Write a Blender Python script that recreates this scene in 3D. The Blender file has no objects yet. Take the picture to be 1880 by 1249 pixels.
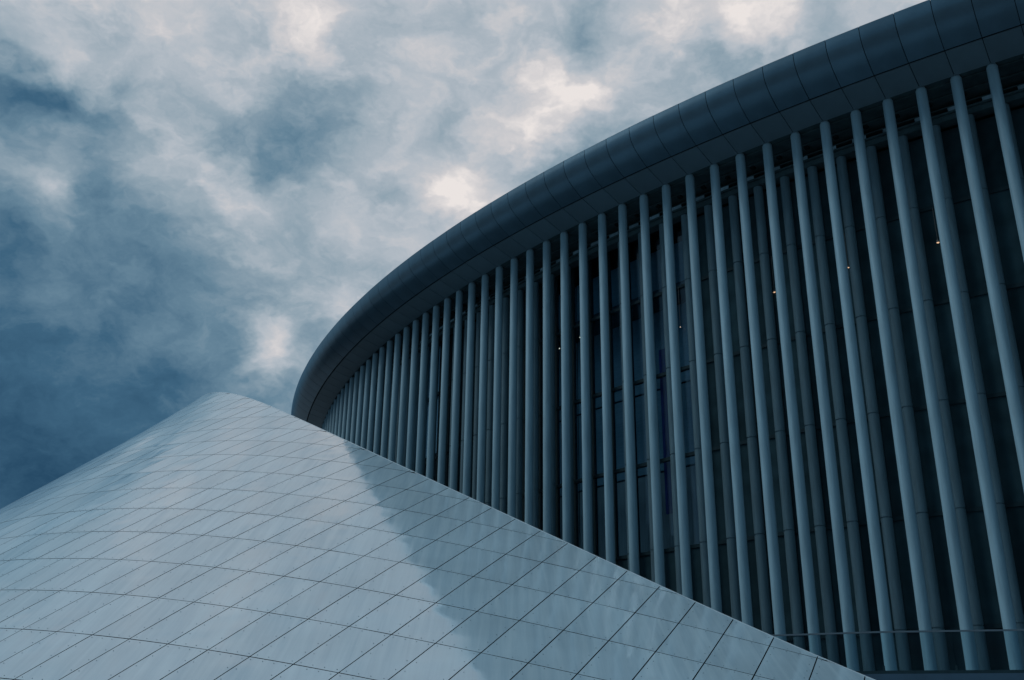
import bpy, math, random
import numpy as np
from mathutils import Matrix, Vector

random.seed(7)
sc = bpy.context.scene
COL = sc.collection

# ------------------------------------------------------------------ camera
# world: X right, Y away from the camera, Z up, metres; ground at z = 0, eye at z = ZC
ZC = 1.6
CAM_M = np.array([[0.9999369, 0.0112346, 0.0], [-0.0041916, 0.3730746, 0.9277919], [0.0104234, -0.9277333, 0.3730981]])
FPX = 1881.55
cam = bpy.data.cameras.new('camera')
cam.sensor_fit = 'HORIZONTAL'
cam.sensor_width = 36.0
cam.lens = FPX / 1880.0 * 36.0
cam.clip_end = 3000.0
camo = bpy.data.objects.new('camera', cam)
COL.objects.link(camo)
mw = Matrix.Identity(4)
for i in range(3):
    mw[i][0] = CAM_M[i][0]
    mw[i][1] = -CAM_M[i][1]
    mw[i][2] = -CAM_M[i][2]
mw[2][3] = ZC
camo.matrix_world = mw
sc.camera = camo


def pixdir(px, py):
    v = np.array([(px - 940.0) / FPX, (py - 624.5) / FPX, 1.0])
    d = CAM_M @ v
    return d / np.linalg.norm(d)


# ------------------------------------------------------------------ sun and sky
SUN_AZ, SUN_EL = math.radians(-86.0), math.radians(50.0)   # azimuth from +Y towards +X
sun = bpy.data.lights.new('sun', 'SUN')
sun.energy = 1.5
sun.angle = math.radians(36.0)
sun.color = (0.82, 0.955, 1.0)
suno = bpy.data.objects.new('sun', sun)
COL.objects.link(suno)
sd = Vector((math.sin(SUN_AZ) * math.cos(SUN_EL), math.cos(SUN_AZ) * math.cos(SUN_EL), math.sin(SUN_EL)))
suno.rotation_euler = sd.to_track_quat('Z', 'Y').to_euler()
suno.location = (0, 0, 60)


def srgb(r, g, b):
    def f(c):
        c /= 255.0
        return c / 12.92 if c <= 0.04045 else ((c + 0.055) / 1.055) ** 2.4
    return (f(r), f(g), f(b), 1.0)


world = bpy.data.worlds.new('World')
sc.world = world
world.use_nodes = True
wt = world.node_tree
wt.nodes.clear()
world.cycles.sampling_method = 'MANUAL'
world.cycles.sample_map_resolution = 256
WN, WL = wt.nodes, wt.links


def wnode(t, **kw):
    n = WN.new(t)
    for k, v in kw.items():
        setattr(n, k, v)
    return n


def wmath(op, a, b=None, c=None, clamp=False):
    n = wnode('ShaderNodeMath', operation=op, use_clamp=clamp)
    for i, x in enumerate((a, b, c)):
        if x is None:
            continue
        if isinstance(x, (int, float)):
            n.inputs[i].default_value = x
        else:
            WL.new(x, n.inputs[i])
    return n.outputs[0]


tc = wnode('ShaderNodeTexCoord')
DIR = tc.outputs['Generated']
# clouds lie flatter than they are wide: squeeze the vertical a little, shear them to drift
mp = wnode('ShaderNodeMapping')
mp.inputs['Rotation'].default_value = (math.radians(12), math.radians(28), 0)
mp.inputs['Scale'].default_value = (1.0, 1.0, 1.5)
WL.new(DIR, mp.inputs['Vector'])
warp = wnode('ShaderNodeTexNoise')
warp.inputs['Scale'].default_value = 8.0
warp.inputs['Detail'].default_value = 5.0
warp.inputs['Roughness'].default_value = 0.6
WL.new(mp.outputs[0], warp.inputs['Vector'])
ws = wnode('ShaderNodeVectorMath', operation='SUBTRACT')
ws.inputs[1].default_value = (0.5, 0.5, 0.5)
WL.new(warp.outputs['Color'], ws.inputs[0])
wm = wnode('ShaderNodeVectorMath', operation='MULTIPLY_ADD')
wm.inputs[1].default_value = (0.105, 0.105, 0.105)
WL.new(ws.outputs[0], wm.inputs[0])
WL.new(DIR, wm.inputs[2])
wn = wnode('ShaderNodeVectorMath', operation='NORMALIZE')
WL.new(wm.outputs[0], wn.inputs[0])
WDIR = wn.outputs[0]

# large cloud masses and breaks, unseen ones overhead brightened to light the shell: (pixel x, pixel y, radius px, amount)
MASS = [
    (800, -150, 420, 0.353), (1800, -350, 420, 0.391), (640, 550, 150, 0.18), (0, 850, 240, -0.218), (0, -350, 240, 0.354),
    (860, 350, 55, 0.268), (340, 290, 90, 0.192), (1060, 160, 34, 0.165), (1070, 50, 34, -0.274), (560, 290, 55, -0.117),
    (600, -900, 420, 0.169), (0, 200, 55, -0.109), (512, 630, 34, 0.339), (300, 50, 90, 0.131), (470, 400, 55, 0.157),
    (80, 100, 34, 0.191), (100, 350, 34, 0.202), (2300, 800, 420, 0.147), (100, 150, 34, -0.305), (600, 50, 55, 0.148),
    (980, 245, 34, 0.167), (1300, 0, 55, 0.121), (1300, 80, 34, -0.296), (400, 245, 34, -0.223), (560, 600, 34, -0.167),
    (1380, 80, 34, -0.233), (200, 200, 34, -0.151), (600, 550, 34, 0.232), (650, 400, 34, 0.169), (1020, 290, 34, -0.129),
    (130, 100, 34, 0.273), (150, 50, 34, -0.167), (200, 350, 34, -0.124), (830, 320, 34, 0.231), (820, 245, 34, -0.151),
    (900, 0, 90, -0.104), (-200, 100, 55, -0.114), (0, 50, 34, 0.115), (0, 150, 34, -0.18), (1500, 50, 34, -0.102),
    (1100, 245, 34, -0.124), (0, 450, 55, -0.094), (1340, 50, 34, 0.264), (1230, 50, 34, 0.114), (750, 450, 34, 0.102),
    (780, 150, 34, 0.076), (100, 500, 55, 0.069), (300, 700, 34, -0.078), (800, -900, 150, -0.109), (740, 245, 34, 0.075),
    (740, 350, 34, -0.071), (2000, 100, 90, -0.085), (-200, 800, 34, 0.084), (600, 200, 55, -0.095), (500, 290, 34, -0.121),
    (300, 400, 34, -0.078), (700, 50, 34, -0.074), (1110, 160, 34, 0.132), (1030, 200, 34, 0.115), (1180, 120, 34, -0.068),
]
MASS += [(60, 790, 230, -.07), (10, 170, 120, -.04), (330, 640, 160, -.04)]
acc = None
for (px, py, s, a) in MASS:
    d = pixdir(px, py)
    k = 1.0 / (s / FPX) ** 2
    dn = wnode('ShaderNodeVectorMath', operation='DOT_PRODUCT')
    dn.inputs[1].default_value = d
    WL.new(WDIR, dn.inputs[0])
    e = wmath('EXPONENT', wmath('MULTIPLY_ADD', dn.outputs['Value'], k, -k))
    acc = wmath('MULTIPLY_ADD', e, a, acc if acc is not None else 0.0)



def wnoise(scale, detail, rough, dist=0.0, vec=None):
    n = wnode('ShaderNodeTexNoise')
    n.inputs['Scale'].default_value = scale
    n.inputs['Detail'].default_value = detail
    n.inputs['Roughness'].default_value = rough
    n.inputs['Distortion'].default_value = dist
    WL.new(vec if vec is not None else mp.outputs[0], n.inputs['Vector'])
    return n.outputs[0]


# billowing detail: soft fbm, creased puffs (folded noise) and wisps, advected by the same warp
wv = wnode('ShaderNodeVectorMath', operation='MULTIPLY_ADD')
wv.inputs[1].default_value = (0.16, 0.16, 0.16)
WL.new(ws.outputs[0], wv.inputs[0])
WL.new(mp.outputs[0], wv.inputs[2])
n1 = wnoise(6.0, 6, 0.5)
n2 = wnoise(9.5, 6, 0.52, 0.0, wv.outputs[0])
n3 = wnoise(30.0, 5, 0.6, 0.0, wv.outputs[0])
fold = wmath('MULTIPLY_ADD', n2, 2.0, -1.0)
puff = wmath('SQRT', wmath('MULTIPLY_ADD', fold, fold, 0.012))          # low in the creases
gain = wmath('MULTIPLY_ADD', puff, 1.5, 0.72)
v = wmath('MULTIPLY_ADD', wmath('MULTIPLY', acc, gain), 1.12, 0.365)  # low base keeps the unseen sky dark, to shade the columns
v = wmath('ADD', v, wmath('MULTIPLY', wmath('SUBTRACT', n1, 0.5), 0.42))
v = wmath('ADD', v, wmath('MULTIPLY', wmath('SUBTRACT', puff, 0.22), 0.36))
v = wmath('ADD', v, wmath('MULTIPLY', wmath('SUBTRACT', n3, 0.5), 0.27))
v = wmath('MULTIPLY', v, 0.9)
ramp = wnode('ShaderNodeValToRGB')
cr = ramp.color_ramp
cr.interpolation = 'LINEAR'
stops = [(0.0, (32, 70, 98)), (0.18, (60, 99, 126)), (0.34, (103, 134, 154)), (0.50, (147, 166, 179)),
         (0.65, (180, 189, 198)), (0.80, (206, 205, 208)), (1.0, (238, 231, 228))]
cr.elements[0].position, cr.elements[0].color = stops[0][0], srgb(*stops[0][1])
cr.elements[1].position, cr.elements[1].color = stops[-1][0], srgb(*stops[-1][1])
for p, c in stops[1:-1]:
    el = cr.elements.new(p)
    el.color = srgb(*c)
WL.new(v, ramp.inputs[0])
skytex = wnode('ShaderNodeTexSky')
skytex.sky_type = 'NISHITA'
skytex.sun_disc = False
skytex.sun_elevation = SUN_EL
skytex.sun_rotation = SUN_AZ
bgs = wnode('ShaderNodeBackground')
bgs.inputs['Strength'].default_value = 0.05
WL.new(skytex.outputs[0], bgs.inputs['Color'])
bgc = wnode('ShaderNodeBackground')
bgc.inputs['Strength'].default_value = 1.0
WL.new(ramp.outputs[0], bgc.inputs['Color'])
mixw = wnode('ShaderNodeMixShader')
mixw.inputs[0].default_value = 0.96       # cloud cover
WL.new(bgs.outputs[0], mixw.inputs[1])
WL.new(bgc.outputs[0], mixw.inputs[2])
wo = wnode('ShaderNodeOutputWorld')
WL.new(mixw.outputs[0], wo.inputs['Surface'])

sc.view_settings.view_transform = 'Standard'
sc.view_settings.look = 'None'
sc.view_settings.exposure = 0.0
sc.view_settings.gamma = 1.0
sc.render.engine = 'CYCLES'
sc.cycles.use_denoising = True
sc.cycles.max_bounces = 6
sc.cycles.transparent_max_bounces = 8


# ------------------------------------------------------------------ materials
def new_mat(name):
    m = bpy.data.materials.new(name)
    m.use_nodes = True
    nt = m.node_tree
    b = nt.nodes['Principled BSDF']
    return m, nt, b


def mnode(nt, t, **kw):
    n = nt.nodes.new(t)
    for k, v in kw.items():
        setattr(n, k, v)
    return n


def simple(name, col, rough=.5, metal=0.0, var=0.12, scale=3.0, bump=0.0, bscale=60.0, spec=.5, stretch=(1, 1, 1), use='Object', ovar=0.0):
    m, nt, b = new_mat(name)
    t = mnode(nt, 'ShaderNodeTexCoord')
    mpn = mnode(nt, 'ShaderNodeMapping')
    mpn.inputs['Scale'].default_value = stretch
    nt.links.new(t.outputs[use], mpn.inputs[0])
    n = mnode(nt, 'ShaderNodeTexNoise')
    n.inputs['Scale'].default_value = scale
    n.inputs['Detail'].default_value = 5
    nt.links.new(mpn.outputs[0], n.inputs['Vector'])
    r = mnode(nt, 'ShaderNodeValToRGB')
    r.color_ramp.elements[0].position = .3
    r.color_ramp.elements[1].position = .7
    r.color_ramp.elements[0].color = tuple(c * (1 - var) for c in col) + (1,)
    r.color_ramp.elements[1].color = tuple(min(1, c * (1 + var)) for c in col) + (1,)
    nt.links.new(n.outputs[0], r.inputs[0])
    oi = mnode(nt, 'ShaderNodeObjectInfo')
    mr = mnode(nt, 'ShaderNodeMapRange')
    mr.inputs['To Min'].default_value = 1 - ovar
    mr.inputs['To Max'].default_value = 1 + ovar
    nt.links.new(oi.outputs['Random'], mr.inputs[0])
    mx = mnode(nt, 'ShaderNodeMix', data_type='RGBA', blend_type='MULTIPLY')
    mx.inputs['Factor'].default_value = 1.0
    nt.links.new(r.outputs[0], mx.inputs['A'])
    nt.links.new(mr.outputs[0], mx.inputs['B'])
    nt.links.new(mx.outputs['Result'], b.inputs['Base Color'])
    b.inputs['Roughness'].default_value = rough
    b.inputs['Metallic'].default_value = metal
    b.inputs['Specular IOR Level'].default_value = spec
    if bump:
        n2 = mnode(nt, 'ShaderNodeTexNoise')
        n2.inputs['Scale'].default_value = bscale
        n2.inputs['Detail'].default_value = 3
        nt.links.new(t.outputs[use], n2.inputs['Vector'])
        bp = mnode(nt, 'ShaderNodeBump')
        bp.inputs['Strength'].default_value = bump
        bp.inputs['Distance'].default_value = 0.01
        nt.links.new(n2.outputs[0], bp.inputs['Height'])
        nt.links.new(bp.outputs[0], b.inputs['Normal'])
    return m


def panel_material():
    # white painted metal, rain-streaked down the slope, with a faintly uneven gloss
    m, nt, b = new_mat('painted_cladding')
    L = nt.links
    geo = mnode(nt, 'ShaderNodeNewGeometry')
    oi = mnode(nt, 'ShaderNodeObjectInfo')
    m1 = mnode(nt, 'ShaderNodeMapping')
    m1.inputs['Rotation'].default_value = (0, 0, math.radians(9))
    m1.inputs['Scale'].default_value = (3.0, 0.13, 0.13)
    rnd = mnode(nt, 'ShaderNodeCombineXYZ')
    rsc = mnode(nt, 'ShaderNodeMath', operation='MULTIPLY')
    rsc.inputs[1].default_value = 37.0
    L.new(oi.outputs['Random'], rsc.inputs[0])
    L.new(rsc.outputs[0], rnd.inputs[2])
    pos = mnode(nt, 'ShaderNodeVectorMath', operation='ADD')      # each sheet has its own waviness and runs
    L.new(geo.outputs['Position'], pos.inputs[0])
    L.new(rnd.outputs[0], pos.inputs[1])
    L.new(pos.outputs[0], m1.inputs[0])
    n1 = mnode(nt, 'ShaderNodeTexNoise')
    n1.inputs['Scale'].default_value = 1.6
    n1.inputs['Detail'].default_value = 6
    n1.inputs['Roughness'].default_value = .62
    n1.inputs['Distortion'].default_value = .4
    L.new(m1.outputs[0], n1.inputs['Vector'])
    n3 = mnode(nt, 'ShaderNodeTexNoise')
    n3.inputs['Scale'].default_value = .55
    n3.inputs['Detail'].default_value = 4
    L.new(geo.outputs['Position'], n3.inputs['Vector'])
    r1 = mnode(nt, 'ShaderNodeValToRGB')
    r1.color_ramp.elements[0].position = .34
    r1.color_ramp.elements[1].position = .66
    r1.color_ramp.elements[0].color = (.345, .455, .525, 1)
    r1.color_ramp.elements[1].color = (.43, .54, .60, 1)
    L.new(n1.outputs[0], r1.inputs[0])
    mx = mnode(nt, 'ShaderNodeMix', data_type='RGBA', blend_type='MULTIPLY')
    mx.inputs['Factor'].default_value = 1.0
    r3 = mnode(nt, 'ShaderNodeMapRange')
    r3.inputs['From Min'].default_value = .3
    r3.inputs['From Max'].default_value = .7
    r3.inputs['To Min'].default_value = .93
    r3.inputs['To Max'].default_value = 1.05
    L.new(n3.outputs[0], r3.inputs[0])
    rr = mnode(nt, 'ShaderNodeMapRange')
    rr.inputs['To Min'].default_value = .955
    rr.inputs['To Max'].default_value = 1.03
    L.new(oi.outputs['Random'], rr.inputs[0])
    mu = mnode(nt, 'ShaderNodeMath', operation='MULTIPLY')
    L.new(r3.outputs[0], mu.inputs[0])
    L.new(rr.outputs[0], mu.inputs[1])
    L.new(r1.outputs[0], mx.inputs['A'])
    L.new(mu.outputs[0], mx.inputs['B'])
    L.new(mx.outputs['Result'], b.inputs['Base Color'])
    rg = mnode(nt, 'ShaderNodeMapRange')
    rg.inputs['From Min'].default_value = .3
    rg.inputs['From Max'].default_value = .7
    rg.inputs['To Min'].default_value = .03
    rg.inputs['To Max'].default_value = .15
    L.new(n1.outputs[0], rg.inputs[0])
    L.new(rg.outputs[0], b.inputs['Roughness'])
    b.inputs['Specular IOR Level'].default_value = .9
    nb = mnode(nt, 'ShaderNodeTexNoise')
    nb.inputs['Scale'].default_value = .8
    nb.inputs['Detail'].default_value = 1
    L.new(pos.outputs[0], nb.inputs['Vector'])
    bp = mnode(nt, 'ShaderNodeBump')
    bp.inputs['Strength'].default_value = .7
    bp.inputs['Distance'].default_value = .02
    L.new(nb.outputs[0], bp.inputs['Height'])
    L.new(bp.outputs[0], b.inputs['Normal'])
    return m


def glass_material(name, tint, refl_rough=.02, ior=1.5, bumpy=0.0):
    m = bpy.data.materials.new(name)
    m.use_nodes = True
    nt = m.node_tree
    nt.nodes.clear()
    L = nt.links
    out = mnode(nt, 'ShaderNodeOutputMaterial')
    tr = mnode(nt, 'ShaderNodeBsdfTransparent')
    tr.inputs['Color'].default_value = tint
    gl = mnode(nt, 'ShaderNodeBsdfGlossy')
    gl.inputs['Roughness'].default_value = refl_rough
    gl.inputs['Color'].default_value = (.85, .93, 1, 1)
    g2 = mnode(nt, 'ShaderNodeNewGeometry')
    dt = mnode(nt, 'ShaderNodeVectorMath', operation='DOT_PRODUCT')
    L.new(g2.outputs['Normal'], dt.inputs[0])
    L.new(g2.outputs['Incoming'], dt.inputs[1])
    ab = mnode(nt, 'ShaderNodeMath', operation='ABSOLUTE')
    L.new(dt.outputs['Value'], ab.inputs[0])
    om = mnode(nt, 'ShaderNodeMath', operation='SUBTRACT')
    om.inputs[0].default_value = 1.0
    L.new(ab.outputs[0], om.inputs[1])
    pw = mnode(nt, 'ShaderNodeMath', operation='POWER')
    L.new(om.outputs[0], pw.inputs[0])
    pw.inputs[1].default_value = 5.0
    f0 = ((ior - 1) / (ior + 1)) ** 2
    fr = mnode(nt, 'ShaderNodeMath', operation='MULTIPLY_ADD')
    L.new(pw.outputs[0], fr.inputs[0])
    fr.inputs[1].default_value = 1 - f0
    fr.inputs[2].default_value = f0
    if bumpy:
        geo = mnode(nt, 'ShaderNodeNewGeometry')
        nb = mnode(nt, 'ShaderNodeTexNoise')
        nb.inputs['Scale'].default_value = .8
        L.new(geo.outputs['Position'], nb.inputs['Vector'])
        bp = mnode(nt, 'ShaderNodeBump')
        bp.inputs['Strength'].default_value = bumpy
        bp.inputs['Distance'].default_value = .02
        L.new(nb.outputs[0], bp.inputs['Height'])
        L.new(bp.outputs[0], gl.inputs['Normal'])
    mx = mnode(nt, 'ShaderNodeMixShader')
    L.new(fr.outputs[0], mx.inputs[0])
    L.new(tr.outputs[0], mx.inputs[1])
    L.new(gl.outputs[0], mx.inputs[2])
    L.new(mx.outputs[0], out.inputs['Surface'])
    return m


def emit_mat(name, col, s):
    m = bpy.data.materials.new(name)
    m.use_nodes = True
    nt = m.node_tree
    nt.nodes.clear()
    out = mnode(nt, 'ShaderNodeOutputMaterial')
    e = mnode(nt, 'ShaderNodeEmission')
    e.inputs['Color'].default_value = col
    e.inputs['Strength'].default_value = s
    nt.links.new(e.outputs[0], out.inputs['Surface'])
    return m


M_PANEL = panel_material()
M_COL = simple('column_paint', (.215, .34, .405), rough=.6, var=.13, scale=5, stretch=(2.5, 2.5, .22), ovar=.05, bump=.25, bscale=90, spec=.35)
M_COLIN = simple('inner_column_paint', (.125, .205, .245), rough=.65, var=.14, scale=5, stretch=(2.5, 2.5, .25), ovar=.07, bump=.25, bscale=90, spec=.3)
M_FASCIA = simple('roof_metal', (.078, .15, .205), rough=.3, metal=.45, var=.10, scale=1.6, ovar=.07, bump=.05, bscale=25)
M_SOFFIT = simple('soffit_metal', (.11, .175, .215), rough=.5, metal=.25, var=.09, scale=1.8, ovar=.06)
M_DARK = simple('dark_joint', (.008, .016, .02), rough=.8, var=.2, scale=4, spec=.2)
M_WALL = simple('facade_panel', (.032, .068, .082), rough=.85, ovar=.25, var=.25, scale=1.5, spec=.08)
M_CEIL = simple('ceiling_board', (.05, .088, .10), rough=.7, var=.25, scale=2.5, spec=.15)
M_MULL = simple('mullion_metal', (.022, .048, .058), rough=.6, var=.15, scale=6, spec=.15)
M_GLASS = glass_material('facade_glass', (.72, .84, .9, 1), ior=1.45, bumpy=.1)
M_CLER = simple('clerestory_glass', (.34, .52, .62), rough=.15, var=.25, scale=3, spec=1.0, ovar=.3)
M_BLIND = simple('blind_and_glint', (.24, .38, .45), rough=.7, var=.12, scale=2, stretch=(1, 1, 9), ovar=.15)
M_BLINDB = simple('brown_blind', (.36, .39, .40), rough=.8, var=.2, scale=3, stretch=(6, 6, .3), ovar=.15)
M_SKYGLINT = simple('sky_glint', (.62, .72, .78), rough=.6, var=.06, scale=2, ovar=.1)  # reflected sky painted as a pale colour
M_RGLASS = glass_material('railing_glass', (.80, .88, .90, 1), ior=1.15)
M_RAIL = simple('railing_steel', (.16, .2, .23), rough=.45, metal=.6, var=.05)
M_SLAB = simple('terrace_concrete', (.10, .14, .18), rough=.8, var=.18, scale=2.0, bump=.3, bscale=40)
M_SLABE = simple('slab_edge', (.05, .105, .16), rough=.7, var=.15, scale=2.0)
M_GROUND = simple('plaza_paving', (.16, .17, .18), rough=.85, var=.2, scale=.6, bump=.3, bscale=20)
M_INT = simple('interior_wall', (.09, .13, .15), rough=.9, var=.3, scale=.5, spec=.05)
M_RIVET = simple('fastener_metal', (.06, .09, .11), rough=.5, var=.1)
M_RIM = simple('rim_metal', (.50, .57, .62), rough=.3, var=.05, scale=2)
M_BACK = simple('shell_lining', (.10, .13, .15), rough=.7, var=.15, scale=1)
M_LAMPB = simple('lamp_body', (.25, .22, .2), rough=.5, var=.05)
M_LAMPW = emit_mat('lamp_glow_white', (1.0, .82, .66, 1), 1.2)
M_LAMPO = emit_mat('lamp_glow_amber', (1.0, .64, .40, 1), .9)
M_INDIGO = simple('indigo_cloth', (.03, .045, .22), rough=.7, var=.15, scale=2)


# ------------------------------------------------------------------ mesh helpers
def mesh(name, verts, faces, mat, smooth=False):
    me = bpy.data.meshes.new(name)
    me.from_pydata([tuple(map(float, p)) for p in verts], [], faces)
    me.materials.append(mat)
    if smooth:
        me.polygons.foreach_set('use_smooth', [True] * len(me.polygons))
    me.update()
    me.set_sharp_from_angle(angle=math.radians(32))
    return me


def obj(name, me, parent=None, loc=(0, 0, 0), rz=0.0):
    o = bpy.data.objects.new(name, me)
    COL.objects.link(o)
    o.location = loc
    o.rotation_euler = (0, 0, rz)
    if parent is not None:
        o.parent = parent
    return o


def thing(name, label, cat, loc=(0, 0, 0), group=None, me=None):
    o = obj(name, me, None, loc)
    o['label'] = label
    o['category'] = cat
    if group:
        o['group'] = group
    return o


def box(x0, x1, y0, y1, z0, z1):
    vs = [(x0, y0, z0), (x1, y0, z0), (x1, y1, z0), (x0, y1, z0), (x0, y0, z1), (x1, y0, z1), (x1, y1, z1), (x0, y1, z1)]
    fs = [(0, 3, 2, 1), (4, 5, 6, 7), (0, 1, 5, 4), (1, 2, 6, 5), (2, 3, 7, 6), (3, 0, 4, 7)]
    return vs, fs


def join(parts):
    V, F = [], []
    for vs, fs in parts:
        n = len(V)
        V += list(vs)
        F += [tuple(i + n for i in f) for f in fs]
    return V, F


# ------------------------------------------------------------------ ground
GS = 900
gv, gf = box(-GS, GS, -GS, GS, -.5, 0)
g = obj('ground', mesh('ground', gv, gf, M_GROUND))
g['kind'] = 'structure'

# ------------------------------------------------------------------ concert hall
CX, CY, RAD = 48.2385, 74.1729, 61.3665
A0, DA = -2.818541, 0.01567814


def ringpt(k, o, z=0.0):
    a = A0 + DA * k
    return (CX + (RAD + o) * math.cos(a), CY + (RAD + o) * math.sin(a), z)


hall = thing('concert_hall', 'large curved hall with a row of slender columns under an overhanging dark metal roof', 'building', (CX, CY, 0))


def arcbox(o0, o1, z0, z1, k0, k1, seg=2):
    # curved bar between two radii, from bay k0 to k1 (angles from 0), around the hall's centre
    V, F = [], []
    for i in range(seg + 1):
        a = DA * (k0 + (k1 - k0) * i / seg)
        for (o, z) in ((o0, z0), (o1, z0), (o1, z1), (o0, z1)):
            V.append(((RAD + o) * math.cos(a), (RAD + o) * math.sin(a), z))
    for i in range(seg):
        for j in range(4):
            F.append((i * 4 + j, i * 4 + (j + 1) % 4, i * 4 + 4 + (j + 1) % 4, i * 4 + 4 + j))
    F.append((3, 2, 1, 0))
    n = seg * 4
    F.append((n, n + 1, n + 2, n + 3))
    return V, F


def sweep(profile, k0, k1, seg, closed=False):
    V, F = [], []
    n = len(profile)
    for i in range(seg + 1):
        a = DA * (k0 + (k1 - k0) * i / seg)
        for (o, z) in profile:
            V.append(((RAD + o) * math.cos(a), (RAD + o) * math.sin(a), z))
    m = n if closed else n - 1
    for i in range(seg):
        for j in range(m):
            F.append((i * n + j, i * n + (j + 1) % n, (i + 1) * n + (j + 1) % n, (i + 1) * n + j))
    if closed:
        F.append(tuple(reversed(range(n))))
        F.append(tuple(range(seg * n, seg * n + n)))
    return V, F


def spline(pts, n):
    # Catmull-Rom through the profile points
    P = [np.array(p, float) for p in pts]
    P = [2 * P[0] - P[1]] + P + [2 * P[-1] - P[-2]]
    out = []
    for i in range(1, len(P) - 2):
        for t in np.linspace(0, 1, n, endpoint=False):
            a, b, c, d = P[i - 1], P[i], P[i + 1], P[i + 2]
            out.append(.5 * ((2 * b) + (c - a) * t + (2 * a - 5 * b + 4 * c - d) * t * t + (3 * b - 3 * c + d - a) * t ** 3))
    out.append(P[-2])
    return [tuple(p) for p in out]


Z = lambda z: z + ZC
# the roof's edge in section: (offset outward from the column line, height)
EDGE = spline([(1.06, Z(18.235)), (1.30, Z(18.37)), (1.55, Z(18.53)), (1.75, Z(18.705)), (1.885, Z(18.90)), (1.945, Z(19.10)), (1.965, Z(19.36))], 4)
KL, KR = -16, 64
NB = KR - KL


def offset(prof, d):
    out = []
    for i, p in enumerate(prof):
        a = np.array(prof[max(0, i - 1)])
        b = np.array(prof[min(len(prof) - 1, i + 1)])
        t = (b - a) / np.linalg.norm(b - a)
        out.append((p[0] - t[1] * d, p[1] + t[0] * d))
    return out


backing = [(.10, Z(18.02))] + [(1.0, Z(18.28))] + offset(EDGE, .06) + [(1.86, Z(19.40))]
roofprof = backing + [(-3, Z(19.75)), (-24, Z(20.6)), (-24, Z(19.0)), (-2.0, Z(18.12)), (.10, Z(18.12))]
V, F = sweep(roofprof, 0, NB, NB, closed=True)
roof = obj('roof', mesh('roof', V, F, M_DARK), hall, (0, 0, 0), A0 + DA * KL)
GAPK = .0095 / (RAD * DA)     # half a seam, in bays
fp = EDGE + [(1.93, Z(19.395)), (1.87, Z(19.40))]
inner = offset(EDGE, .03)
V, F = sweep(fp + [(1.87, Z(19.37))] + list(reversed(inner)), GAPK, 1 - GAPK, 3, closed=True)
me_f = mesh('fascia_panel', V, F, M_FASCIA)
ne = len(fp)
np_ = len(fp) + 1 + len(inner)
me_f.set_sharp_from_angle(angle=math.radians(32))
for p in me_f.polygons:
    p.use_smooth = len(p.vertices) == 4 and all((v % np_) < len(EDGE) for v in p.vertices)
V, F = sweep([(.13, Z(17.945)), (1.00, Z(18.215)), (1.00, Z(18.245)), (.13, Z(17.975))], GAPK, 1 - GAPK, 2, closed=True)
me_s = mesh('soffit_panel', V, F, M_SOFFIT)
for k in range(KL, KR):
    o = obj('fascia_panel', me_f, roof, (0, 0, random.uniform(-.003, .003)), DA * (k - KL))
    o = obj('soffit_panel', me_s, roof, (0, 0, random.uniform(-.002, .002)), DA * (k - KL))

# ceiling strip and ring beams between the two rows of columns
V, F = arcbox(-1.6, .10, Z(17.985), Z(18.0), 0, NB, NB)
obj('ceiling', mesh('ceiling', V, F, M_CEIL), hall, (0, 0, 0), A0 + DA * KL)
for nm, (o0, o1, z0, z1) in {
    'ring_beam': (-1.26, -.88, 17.22, 17.40), 'ledge': (-1.30, -.80, 17.40, 17.46), 'ledge.': (-1.30, -.97, 17.69, 17.73),
    'ledge..': (-1.30, -.70, 17.90, 17.95), 'ledge...': (-.30, -.12, 17.93, 17.97)}.items():
    V, F = arcbox(o0, o1, Z(z0), Z(z1), 0, NB, NB)
    obj(nm.strip('.'), mesh(nm.strip('.'), V, F, M_CEIL), hall, (0, 0, 0), A0 + DA * KL)

# columns
NS = 28


def column_mesh(name, rings, mat):
    V, F = [], []
    for (r, z) in rings:
        for i in range(NS):
            a = 2 * math.pi * i / NS
            V.append((r * math.cos(a), r * math.sin(a), z))
    for j in range(len(rings) - 1):
        for i in range(NS):
            F.append((j * NS + i, j * NS + (i + 1) % NS, (j + 1) * NS + (i + 1) % NS, (j + 1) * NS + i))
    F.append(tuple(reversed(range(NS))))
    F.append(tuple(range((len(rings) - 1) * NS, len(rings) * NS)))
    me = mesh(name, V, F, mat)
    for p in me.polygons:
        p.use_smooth = len(p.vertices) == 4
    return me


TER = Z(1.62)                       # terrace level
JOINTS = [0.1, 3.03, 5.965, 8.9, 11.835, 14.77]
r_o = .150
me_co = column_mesh('column', [(r_o + .03, TER), (r_o + .03, TER + .04), (r_o, TER + .045), (r_o, Z(9)), (r_o, Z(17.90)), (r_o - .012, Z(17.93)), (r_o - .03, Z(17.95)), (r_o - .03, Z(18.0))], M_COL)
rings = [(r_o, TER)]
for j in JOINTS:
    if Z(j) > TER:
        rings += [(r_o, Z(j) - .016), (r_o - .02, Z(j) - .014), (r_o - .02, Z(j) + .014), (r_o, Z(j) + .016)]
rings += [(r_o, Z(17.22))]
me_ci = column_mesh('inner_column', rings, M_COLIN)
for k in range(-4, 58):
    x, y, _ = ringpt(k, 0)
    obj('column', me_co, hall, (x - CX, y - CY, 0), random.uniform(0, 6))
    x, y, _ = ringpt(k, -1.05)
    obj('inner_column', me_ci, hall, (x - CX, y - CY, 0), random.uniform(0, 6))

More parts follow.
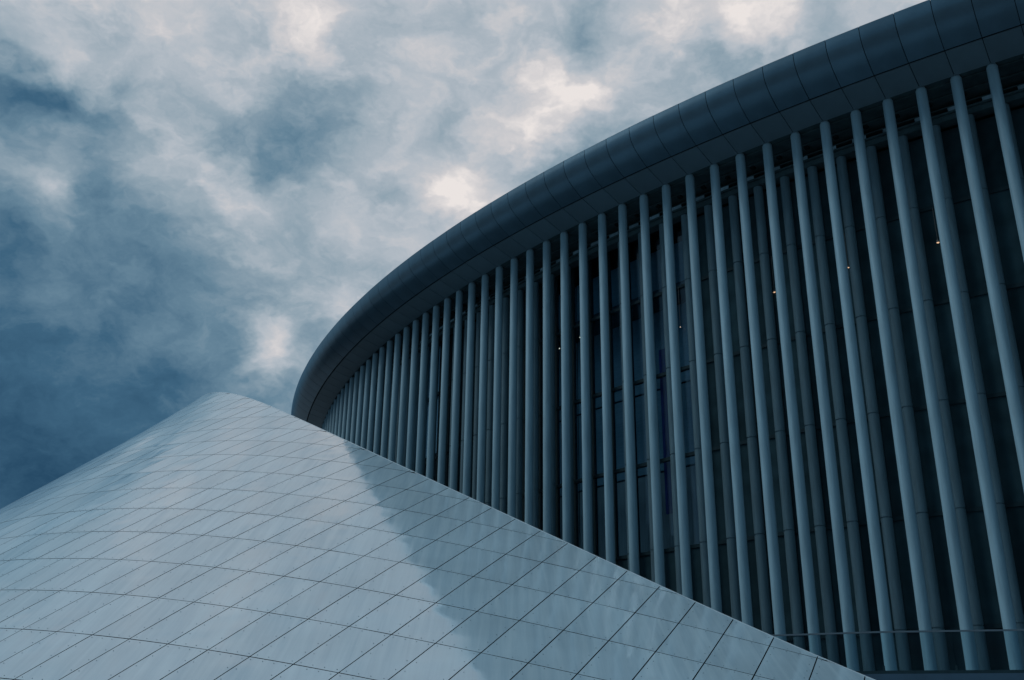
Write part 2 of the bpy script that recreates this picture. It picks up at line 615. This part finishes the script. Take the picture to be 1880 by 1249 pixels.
# facade behind the inner row: panes or closed panels between mullions
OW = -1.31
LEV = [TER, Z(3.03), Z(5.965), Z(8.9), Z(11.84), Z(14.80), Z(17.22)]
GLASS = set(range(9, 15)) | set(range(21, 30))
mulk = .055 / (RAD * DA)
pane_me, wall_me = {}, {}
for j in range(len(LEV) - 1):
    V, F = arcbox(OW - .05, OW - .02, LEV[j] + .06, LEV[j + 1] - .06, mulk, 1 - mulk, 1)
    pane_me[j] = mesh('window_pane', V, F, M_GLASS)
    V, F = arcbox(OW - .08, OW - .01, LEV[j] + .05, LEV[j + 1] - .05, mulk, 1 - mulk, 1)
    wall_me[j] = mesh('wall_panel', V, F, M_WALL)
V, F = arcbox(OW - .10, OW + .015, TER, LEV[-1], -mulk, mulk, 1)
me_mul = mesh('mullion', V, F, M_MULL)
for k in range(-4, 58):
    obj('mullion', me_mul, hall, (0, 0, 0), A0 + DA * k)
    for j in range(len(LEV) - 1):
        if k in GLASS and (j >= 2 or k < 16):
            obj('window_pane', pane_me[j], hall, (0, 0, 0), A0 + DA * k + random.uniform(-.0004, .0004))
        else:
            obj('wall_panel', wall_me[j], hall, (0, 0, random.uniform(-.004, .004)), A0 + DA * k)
for z in LEV[1:-1]:
    V, F = arcbox(OW - .12, OW + .035, z - .055, z + .055, 0, 62, 62)
    obj('transom', mesh('transom', V, F, M_MULL), hall, (0, 0, 0), A0 + DA * -4)
for k in range(21, 30):
    for j in (2, 3, 4, 5):
        V, F = arcbox(-2.44, -2.40, LEV[j] + .02, LEV[j + 1] - .05, .03, .97, 1)
        obj('blind_and_glint', mesh('blind_and_glint', V, F, M_BLINDB if j == 2 else M_BLIND), hall, (0, 0, 0), A0 + DA * k)
for k in (11, 12, 13):  # pale strips added in place of sky reflected in the far-left panes
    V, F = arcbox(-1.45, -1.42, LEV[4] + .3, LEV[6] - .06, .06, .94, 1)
    obj('blind_and_glint', mesh('sky_glint', V, F, M_SKYGLINT), hall, (0, 0, 0), A0 + DA * k)
# clerestory lights above the ring beam and brackets at the column heads
V, F = arcbox(-.96, -.93, Z(17.475), Z(17.66), .48, .93, 1)
me_cl = mesh('clerestory_pane', V, F, M_CLER)
V, F = arcbox(-.90, -.74, Z(17.84), Z(17.985), -.07, .07, 1)
me_br = mesh('bracket', V, F, M_DARK)
for k in range(6, 50):
    obj('clerestory_pane', me_cl, hall, (0, 0, 0), A0 + DA * k)
    obj('bracket', me_br, hall, (0, 0, 0), A0 + DA * k)
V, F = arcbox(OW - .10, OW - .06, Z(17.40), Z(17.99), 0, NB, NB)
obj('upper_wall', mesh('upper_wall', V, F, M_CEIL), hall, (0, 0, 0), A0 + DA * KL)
# inside: back wall, ceiling and floors
V, F = arcbox(-9.2, -9.0, TER, Z(18.6), 0, NB, NB)
obj('interior_wall', mesh('interior_wall', V, F, M_INT), hall, (0, 0, 0), A0 + DA * KL)
for z in (3.03, 8.9, 14.95):
    V, F = arcbox(-9.0, -3.2 if z < 14 else -1.5, Z(z) - .15, Z(z) + .15, 0, NB, NB)
    obj('floor_slab', mesh('floor_slab', V, F, M_INT), hall, (0, 0, 0), A0 + DA * KL)

# lamps inside, hanging behind the glass
LAMPS = [(22.34, 14.61, .06, -2.0, M_LAMPW, 'left one of the two small lit lamps behind the middle windows'),
         (23.68, 14.69, .06, -2.0, M_LAMPW, 'right one of the two small lit lamps behind the middle windows'),
         (29.39, 13.29, .022, -1.22, M_LAMPW, 'tiny lit lamp between the window lamps and the amber lamps, hardly more than a dot'),
         (33.16, 13.49, .042, -1.22, M_LAMPO, 'left one of the three amber lamps behind the near columns'),
         (35.74, 13.60, .034, -1.22, M_LAMPO, 'middle one of the three amber lamps behind the near columns'),
         (38.52, 13.63, .046, -1.22, M_LAMPO, 'right one of the three amber lamps behind the near columns')]
for (k, z, r, ol, mt, lab) in LAMPS:
    x, y, _ = ringpt(k, ol)
    t = thing('hanging_lamp', lab, 'lamp', (x, y, Z(z)), 'lit lamps inside the hall')
    V, F = [], []
    n = 12
    for (rr, zz) in ((.25 * r, 1.9 * r), (.6 * r, 1.7 * r), (r, .2 * r), (r, 0)):
        for i in range(n):
            V.append((rr * math.cos(2 * math.pi * i / n), rr * math.sin(2 * math.pi * i / n), zz))
    for j in range(3):
        for i in range(n):
            F.append((j * n + i, j * n + (i + 1) % n, (j + 1) * n + (i + 1) % n, (j + 1) * n + i))
    F.append(tuple(range(n)))
    obj('lamp_shade', mesh('lamp_shade', V, F, M_LAMPB), t)
    V = [(.9 * r * math.cos(2 * math.pi * i / n), .9 * r * math.sin(2 * math.pi * i / n), .0) for i in range(n)] + [(0, 0, -.7 * r)]
    obj('bulb', mesh('bulb', V, [(i, (i + 1) % n, n) for i in range(n)], mt), t)
    V, F = box(-.006, .006, -.006, .006, 1.85 * r, 14.75 - z)
    obj('stem', mesh('stem', V, F, M_LAMPB), t)

# indigo banner behind the glass
a = A0 + DA * 28.18
V, F = arcbox(-1.66, -1.62, Z(7.2), Z(12.9), -.12, .16, 1)
ban = thing('banner', 'tall narrow indigo banner hanging behind the window glass', 'banner', (CX, CY, 0), None, mesh('banner', V, F, M_INDIGO))
ban.rotation_euler = (0, 0, a)

# ------------------------------------------------------------------ terrace and glass railing
EDGEP = [(-2.0, 31.0), (2.6, 26.4), (5.7, 24.35), (8.15, 23.25), (11.0, 22.55), (14.2, 21.35), (19.0, 18.6), (26.0, 15.5)]
inner_p = [ringpt(k, -8.0)[:2] for k in (62, 50, 38, 26, 14)]
poly = EDGEP + inner_p
n = len(poly)
V = [(x, y, 0.0) for x, y in poly] + [(x, y, TER) for x, y in poly]
F = [tuple(range(n, 2 * n)), tuple(reversed(range(n)))] + [(i, (i + 1) % n, n + (i + 1) % n, n + i) for i in range(n)]
ter = obj('terrace', mesh('terrace', V, F, M_SLAB))
ter['kind'] = 'structure'


def strip(pts, w0, w1, z0, z1):
    # bar following a plan polyline; w0..w1 offsets to the outside (towards -Y side)
    V, F = [], []
    P = [np.array(p) for p in pts]
    for i, p in enumerate(P):
        d = P[min(i + 1, len(P) - 1)] - P[max(i - 1, 0)]
        d /= np.linalg.norm(d)
        nrm = np.array([d[1], -d[0]])
        for (w, z) in ((w0, z0), (w1, z0), (w1, z1), (w0, z1)):
            q = p + nrm * w
            V.append((q[0], q[1], z))
    for i in range(len(P) - 1):
        for j in range(4):
            F.append((i * 4 + j, i * 4 + (j + 1) % 4, i * 4 + 4 + (j + 1) % 4, i * 4 + 4 + j))
    F.append((3, 2, 1, 0))
    m = (len(P) - 1) * 4
    F.append((m, m + 1, m + 2, m + 3))
    return V, F


V, F = strip(EDGEP, -.3, .10, TER - .22, TER + .03)
cap = obj('terrace_edge', mesh('terrace_edge', V, F, M_SLABE), ter)
base = np.array((8.15, 23.25))
rail = thing('glass_railing', 'low clear glass railing with thin steel handrail along the terrace edge', 'railing', (8.15, 23.25, TER))
RP = EDGEP[1:7]


def sub(pts):
    return [(x - 8.15, y - 23.25) for x, y in pts]


V, F = strip(sub(RP), -.025, .025, .895, .93)
obj('handrail', mesh('handrail', V, F, M_RAIL), rail)
V, F = strip(sub(RP), -.04, .04, .03, .10)
obj('base_channel', mesh('base_channel', V, F, M_MULL), rail)
L_ = [np.array(p) for p in sub(RP)]
for i in range(len(L_) - 1):
    a_, b_ = L_[i], L_[i + 1]
    m = max(1, int(round(np.linalg.norm(b_ - a_) / 1.5)))
    for j in range(m):
        p0 = a_ + (b_ - a_) * (j / m)
        p1 = a_ + (b_ - a_) * ((j + 1) / m)
        d = (p1 - p0) / np.linalg.norm(p1 - p0)
        p0 = p0 + d * .008
        p1 = p1 - d * .008
        V, F = strip([p0, p1], -.008, .008, .06, .895)
        obj('glass_panel', mesh('glass_panel', V, F, M_RGLASS), rail)
        V, F = strip([p0 - d * .03, p0 + d * .014], -.016, .016, .10, .20)
        obj('clamp', mesh('clamp', V, F, M_MULL), rail)

# ------------------------------------------------------------------ panelled shell
SHELL = np.array([[-1.9137, 14.25221, 2.51359], [6.49873, -2.46788, -1.15706], [0.02676, 0.14614, -0.24277], [-0.01902, -0.03889, 0.06207], [0.0022, -0.00379, 0.00234], [2.26042, 4.827, 2.71834], [0.05833, 0.33922, -0.64233], [-0.04047, -0.03179, 0.03767], [0.0031, 0.00433, -0.00096], [-0.00071, 0.00272, -0.00937], [-0.00605, 0.01781, -0.02362], [0.00033, -0.04684, 0.09129], [0.00333, -0.02617, 0.05396], [0.00702, -0.00526, 0.01225], [0.00126, -0.00108, 0.00352]])
LP = 1.9                            # long side of a panel, metres
C0, K1 = -9.0, .04
UPV = np.array([0, 0, 1.0])


def cheb(x, d, der=0):
    T = [np.ones_like(x), x]
    D = [np.zeros_like(x), np.ones_like(x)]
    S = [np.zeros_like(x), np.zeros_like(x)]
    for i in range(2, d + 1):
        T.append(2 * x * T[-1] - T[-2])
        D.append(2 * T[i - 1] + 2 * x * D[-1] - D[-2])
        S.append(4 * D[i - 1] + 2 * x * S[-1] - S[-2])
    return np.array((T, D, S)[der][:d + 1]).T


def sbase(r, c, dr=0, dc=0):
    A = cheb((r - 4) / 6.0, 2, dr) / 6.0 ** dr
    B = cheb((c - 6) / 14.0, 4, dc) / 14.0 ** dc
    return (A[:, :, None] * B[:, None, :]).reshape(len(r), -1) @ SHELL


def shell_pts(r, c):
    # the cladding surface: r counts panels up the slope, c across; below r = -1 it runs out straight,
    # left of C0 it rolls over
    r = np.asarray(r, float).ravel()
    c = np.asarray(c, float).ravel()
    rc = np.maximum(r, -1.0)
    cc = np.clip(c, C0, 22.0)
    X = sbase(rc, cc)
    X += sbase(rc, cc, 1, 0) * (r - rc)[:, None]
    X += sbase(rc, cc, 0, 1) * (np.maximum(c, 22.0) - 22.0)[:, None]
    m = c < C0
    if m.any():
        Xc = sbase(rc[m], cc[m], 0, 1)
        Xr = sbase(rc[m], cc[m], 1, 0)
        Xcc = sbase(rc[m], cc[m], 0, 2)
        sp = np.linalg.norm(Xc, axis=1, keepdims=True)
        t = -Xc / sp
        nn = np.cross(Xr, Xc)
        nn /= np.linalg.norm(nn, axis=1, keepdims=True)
        nn *= np.where(nn[:, 2:3] < 0, -1, 1)
        k0 = -(Xcc * nn).sum(1, keepdims=True) / sp ** 2
        s = (C0 - c[m])[:, None] * sp
        a_ = np.zeros_like(X[m])
        for i in range(24):
            si = s * (i + .5) / 24
            an = k0 * si + K1 * si ** 2 / 2
            a_ += (np.cos(an) * t - np.sin(an) * nn) * s / 24
        X[m] += a_
    return X * LP + np.array([0, 0, ZC])


def shell_nrm(r, c):
    e = .02
    a_ = shell_pts(np.asarray(r) + e, c) - shell_pts(np.asarray(r) - e, c)
    b_ = shell_pts(r, np.asarray(c) + e) - shell_pts(r, np.asarray(c) - e)
    nn = np.cross(a_, b_)
    nn /= np.linalg.norm(nn, axis=1, keepdims=True)
    return nn * np.where(nn[:, 2:3] < 0, -1, 1) if True else nn


def crest(c):
    c = np.asarray(c, float)
    main = -0.00004109 * c ** 3 + 0.00329502 * c ** 2 - 0.3430411 * c + 8.42046138
    return np.where(c < -8, 11.397 + .385 * (-8 - c), main)


def project(X):
    d = (X - np.array([0, 0, ZC])) @ CAM_M
    return np.c_[d[:, 0] / d[:, 2] * FPX + 940, d[:, 1] / d[:, 2] * FPX + 624.5]


SB = np.array([-2.0, 24.0, 0.0])    # the shell's foot
shell = thing('panelled_shell', 'pale sloping shell building clad in rectangular metal panels before the columned hall', 'building', tuple(SB))
GR = .012 / LP                      # half joint along r
GC = .012 / (LP * .507)            # half joint along c
THK = .03
NR, NC = 2, 2
rest_V, rest_F = [], []
riv_V, riv_F = [], []
cnt = 0
for c in range(-26, 24):
    for r in range(-6, 17):
        if crest(c + .5) < r and crest(c) < r + .02 and crest(c + 1) < r + .02:
            continue
        rr, cc = [], []
        ca, cb = c + GC, c + 1 - GC
        if crest(cb) - .008 < r + GR:          # the crest cuts this panel to a triangle
            lo, hi = ca, cb
            if crest(lo) - .008 < r + GR:
                continue
            for _ in range(30):
                mid = (lo + hi) / 2
                lo, hi = (mid, hi) if crest(mid) - .008 > r + GR else (lo, mid)
            cb = lo
            if cb - ca < .08:
                continue
        for i in range(NR + 1):
            for j in range(NC + 1):
                cj = ca + (cb - ca) * j / NC
                top = min(r + 1 - GR, float(crest(cj)) - .006)
                top = max(top, r + GR)
                rr.append(r + GR + (top - r - GR) * i / NR)
                cc.append(cj)
        rr, cc = np.array(rr), np.array(cc)
        X = shell_pts(rr, cc)
        if X[:, 2].max() < -.05:
            continue
        Nn = shell_nrm(rr, cc)
        # outward side: up, or to the left where the surface has rolled over
        dz = random.uniform(-.0012, .0012)
        tilt, tilt2 = random.gauss(0, .0016), random.gauss(0, .0005)
        top_ = X + Nn * (dz + tilt * (cc - cc.mean()) + tilt2 * (rr - rr.mean()) * 2)[:, None]
        bot_ = top_ - Nn * THK
        Vp = [tuple(p - SB) for p in top_] + [tuple(p - SB) for p in bot_]
        w_ = NC + 1
        nt_ = (NR + 1) * w_
        Fp = []
        for i in range(NR):
            for j in range(NC):
                Fp.append((i * w_ + j, i * w_ + j + 1, (i + 1) * w_ + j + 1, (i + 1) * w_ + j))
        ring = [j for j in range(w_)] + [i * w_ + NC for i in range(1, NR + 1)] + [NR * w_ + j for j in range(NC - 1, -1, -1)] + [i * w_ for i in range(NR - 1, 0, -1)]
        nsm = len(Fp)
        for q in range(len(ring)):
            p0, p1 = ring[q], ring[(q + 1) % len(ring)]
            Fp.append((p1, p0, nt_ + p0, nt_ + p1))
        px = project(X)
        front = ((X - np.array([0, 0, ZC])) * Nn).sum(1).min() < 0
        vis = front and px[:, 0].max() > -5 and px[:, 0].min() < 1885 and px[:, 1].min() < 1254 and c > -15
        if vis:
            me = mesh('panel', Vp, Fp, M_PANEL)
            me.materials.append(M_DARK)          # edge faces coloured dark for the shade inside the joint
            me.polygons.foreach_set('material_index', [0 if i < nsm else 1 for i in range(len(me.polygons))])
            me.polygons.foreach_set('use_smooth', [i < nsm for i in range(len(me.polygons))])
            obj('panel', me, shell)
            cnt += 1
            if r < 6 and c > -6:
                spots = [(u, v_) for u in (.10, .90) for v_ in (.055, .275, .50, .725, .945)] + [(.37, .05), (.63, .05), (.37, .95), (.63, .95)]
                for (u, v_) in spots:
                    cu, rv = c + u, r + v_
                    if rv > crest(cu) - .06:
                        continue
                    if random.random() < .12:
                        continue
                    P = shell_pts([rv], [cu])[0]
                    nv = shell_nrm([rv], [cu])[0]
                    t1 = np.cross(nv, UPV)
                    t1 /= np.linalg.norm(t1)
                    t2 = np.cross(nv, t1)
                    b0 = len(riv_V)
                    rad = .0085
                    for hgt, s_ in ((.0, 1.0), (.007, .8)):
                        for q in range(6):
                            an = q * math.pi / 3
                            riv_V.append(tuple(P + nv * (hgt + .001) + (t1 * math.cos(an) + t2 * math.sin(an)) * rad * s_ - SB))
                    for q in range(6):
                        riv_F.append((b0 + q, b0 + (q + 1) % 6, b0 + 6 + (q + 1) % 6, b0 + 6 + q))
                    riv_F.append(tuple(b0 + 6 + q for q in range(6)))
        else:
            b0 = len(rest_V)
            rest_V += Vp
            rest_F += [tuple(i + b0 for i in f) for f in Fp]
print('shell panels', cnt)
o = obj('outer_cladding', mesh('outer_cladding', rest_V, rest_F, M_PANEL), shell)
o['kind'] = 'stuff'
o = obj('fasteners', mesh('fasteners', riv_V, riv_F, M_RIVET), shell)
o['kind'] = 'stuff'

# substructure under the panels
cs = np.arange(-26, 24.01, .5)
rows = 44
V, F = [], []
for c in cs:
    top = float(crest(c)) - .004
    rr = np.linspace(-6, top, rows)
    X = shell_pts(rr, rr * 0 + c) - shell_nrm(rr, rr * 0 + c) * .05 - SB
    V += [tuple(p) for p in X]
for i in range(len(cs) - 1):
    for j in range(rows - 1):
        F.append((i * rows + j, (i + 1) * rows + j, (i + 1) * rows + j + 1, i * rows + j + 1))
obj('substructure', mesh('substructure', V, F, M_DARK), shell)
# rim along the crest and the back wall behind it
V, F, VB, FB = [], [], [], []
for i, c in enumerate(cs):
    r1 = float(crest(c))
    P = shell_pts([r1], [c])[0]
    Q = shell_pts([r1 - .012], [c])[0]
    nv = shell_nrm([r1], [c])[0]
    outd = P - Q
    outd /= np.linalg.norm(outd)
    for q in (Q + nv * .004, P + outd * .02 + nv * .004, P + outd * .02 - nv * .30, Q - nv * .30):
        V.append(tuple(q - SB))
    a_ = P - nv * .06
    VB.append(tuple(a_ - SB))
    VB.append((a_[0] - SB[0], a_[1] - SB[1], -SB[2] - .2))
    if i:
        b0, b1 = (i - 1) * 4, i * 4
        for j in range(4):
            F.append((b0 + j, b0 + (j + 1) % 4, b1 + (j + 1) % 4, b1 + j))
        FB.append((2 * i - 2, 2 * i, 2 * i + 1, 2 * i - 1))
obj('rim', mesh('rim', V, F, M_RIM), shell)
obj('back_wall', mesh('back_wall', VB, FB, M_BACK), shell)
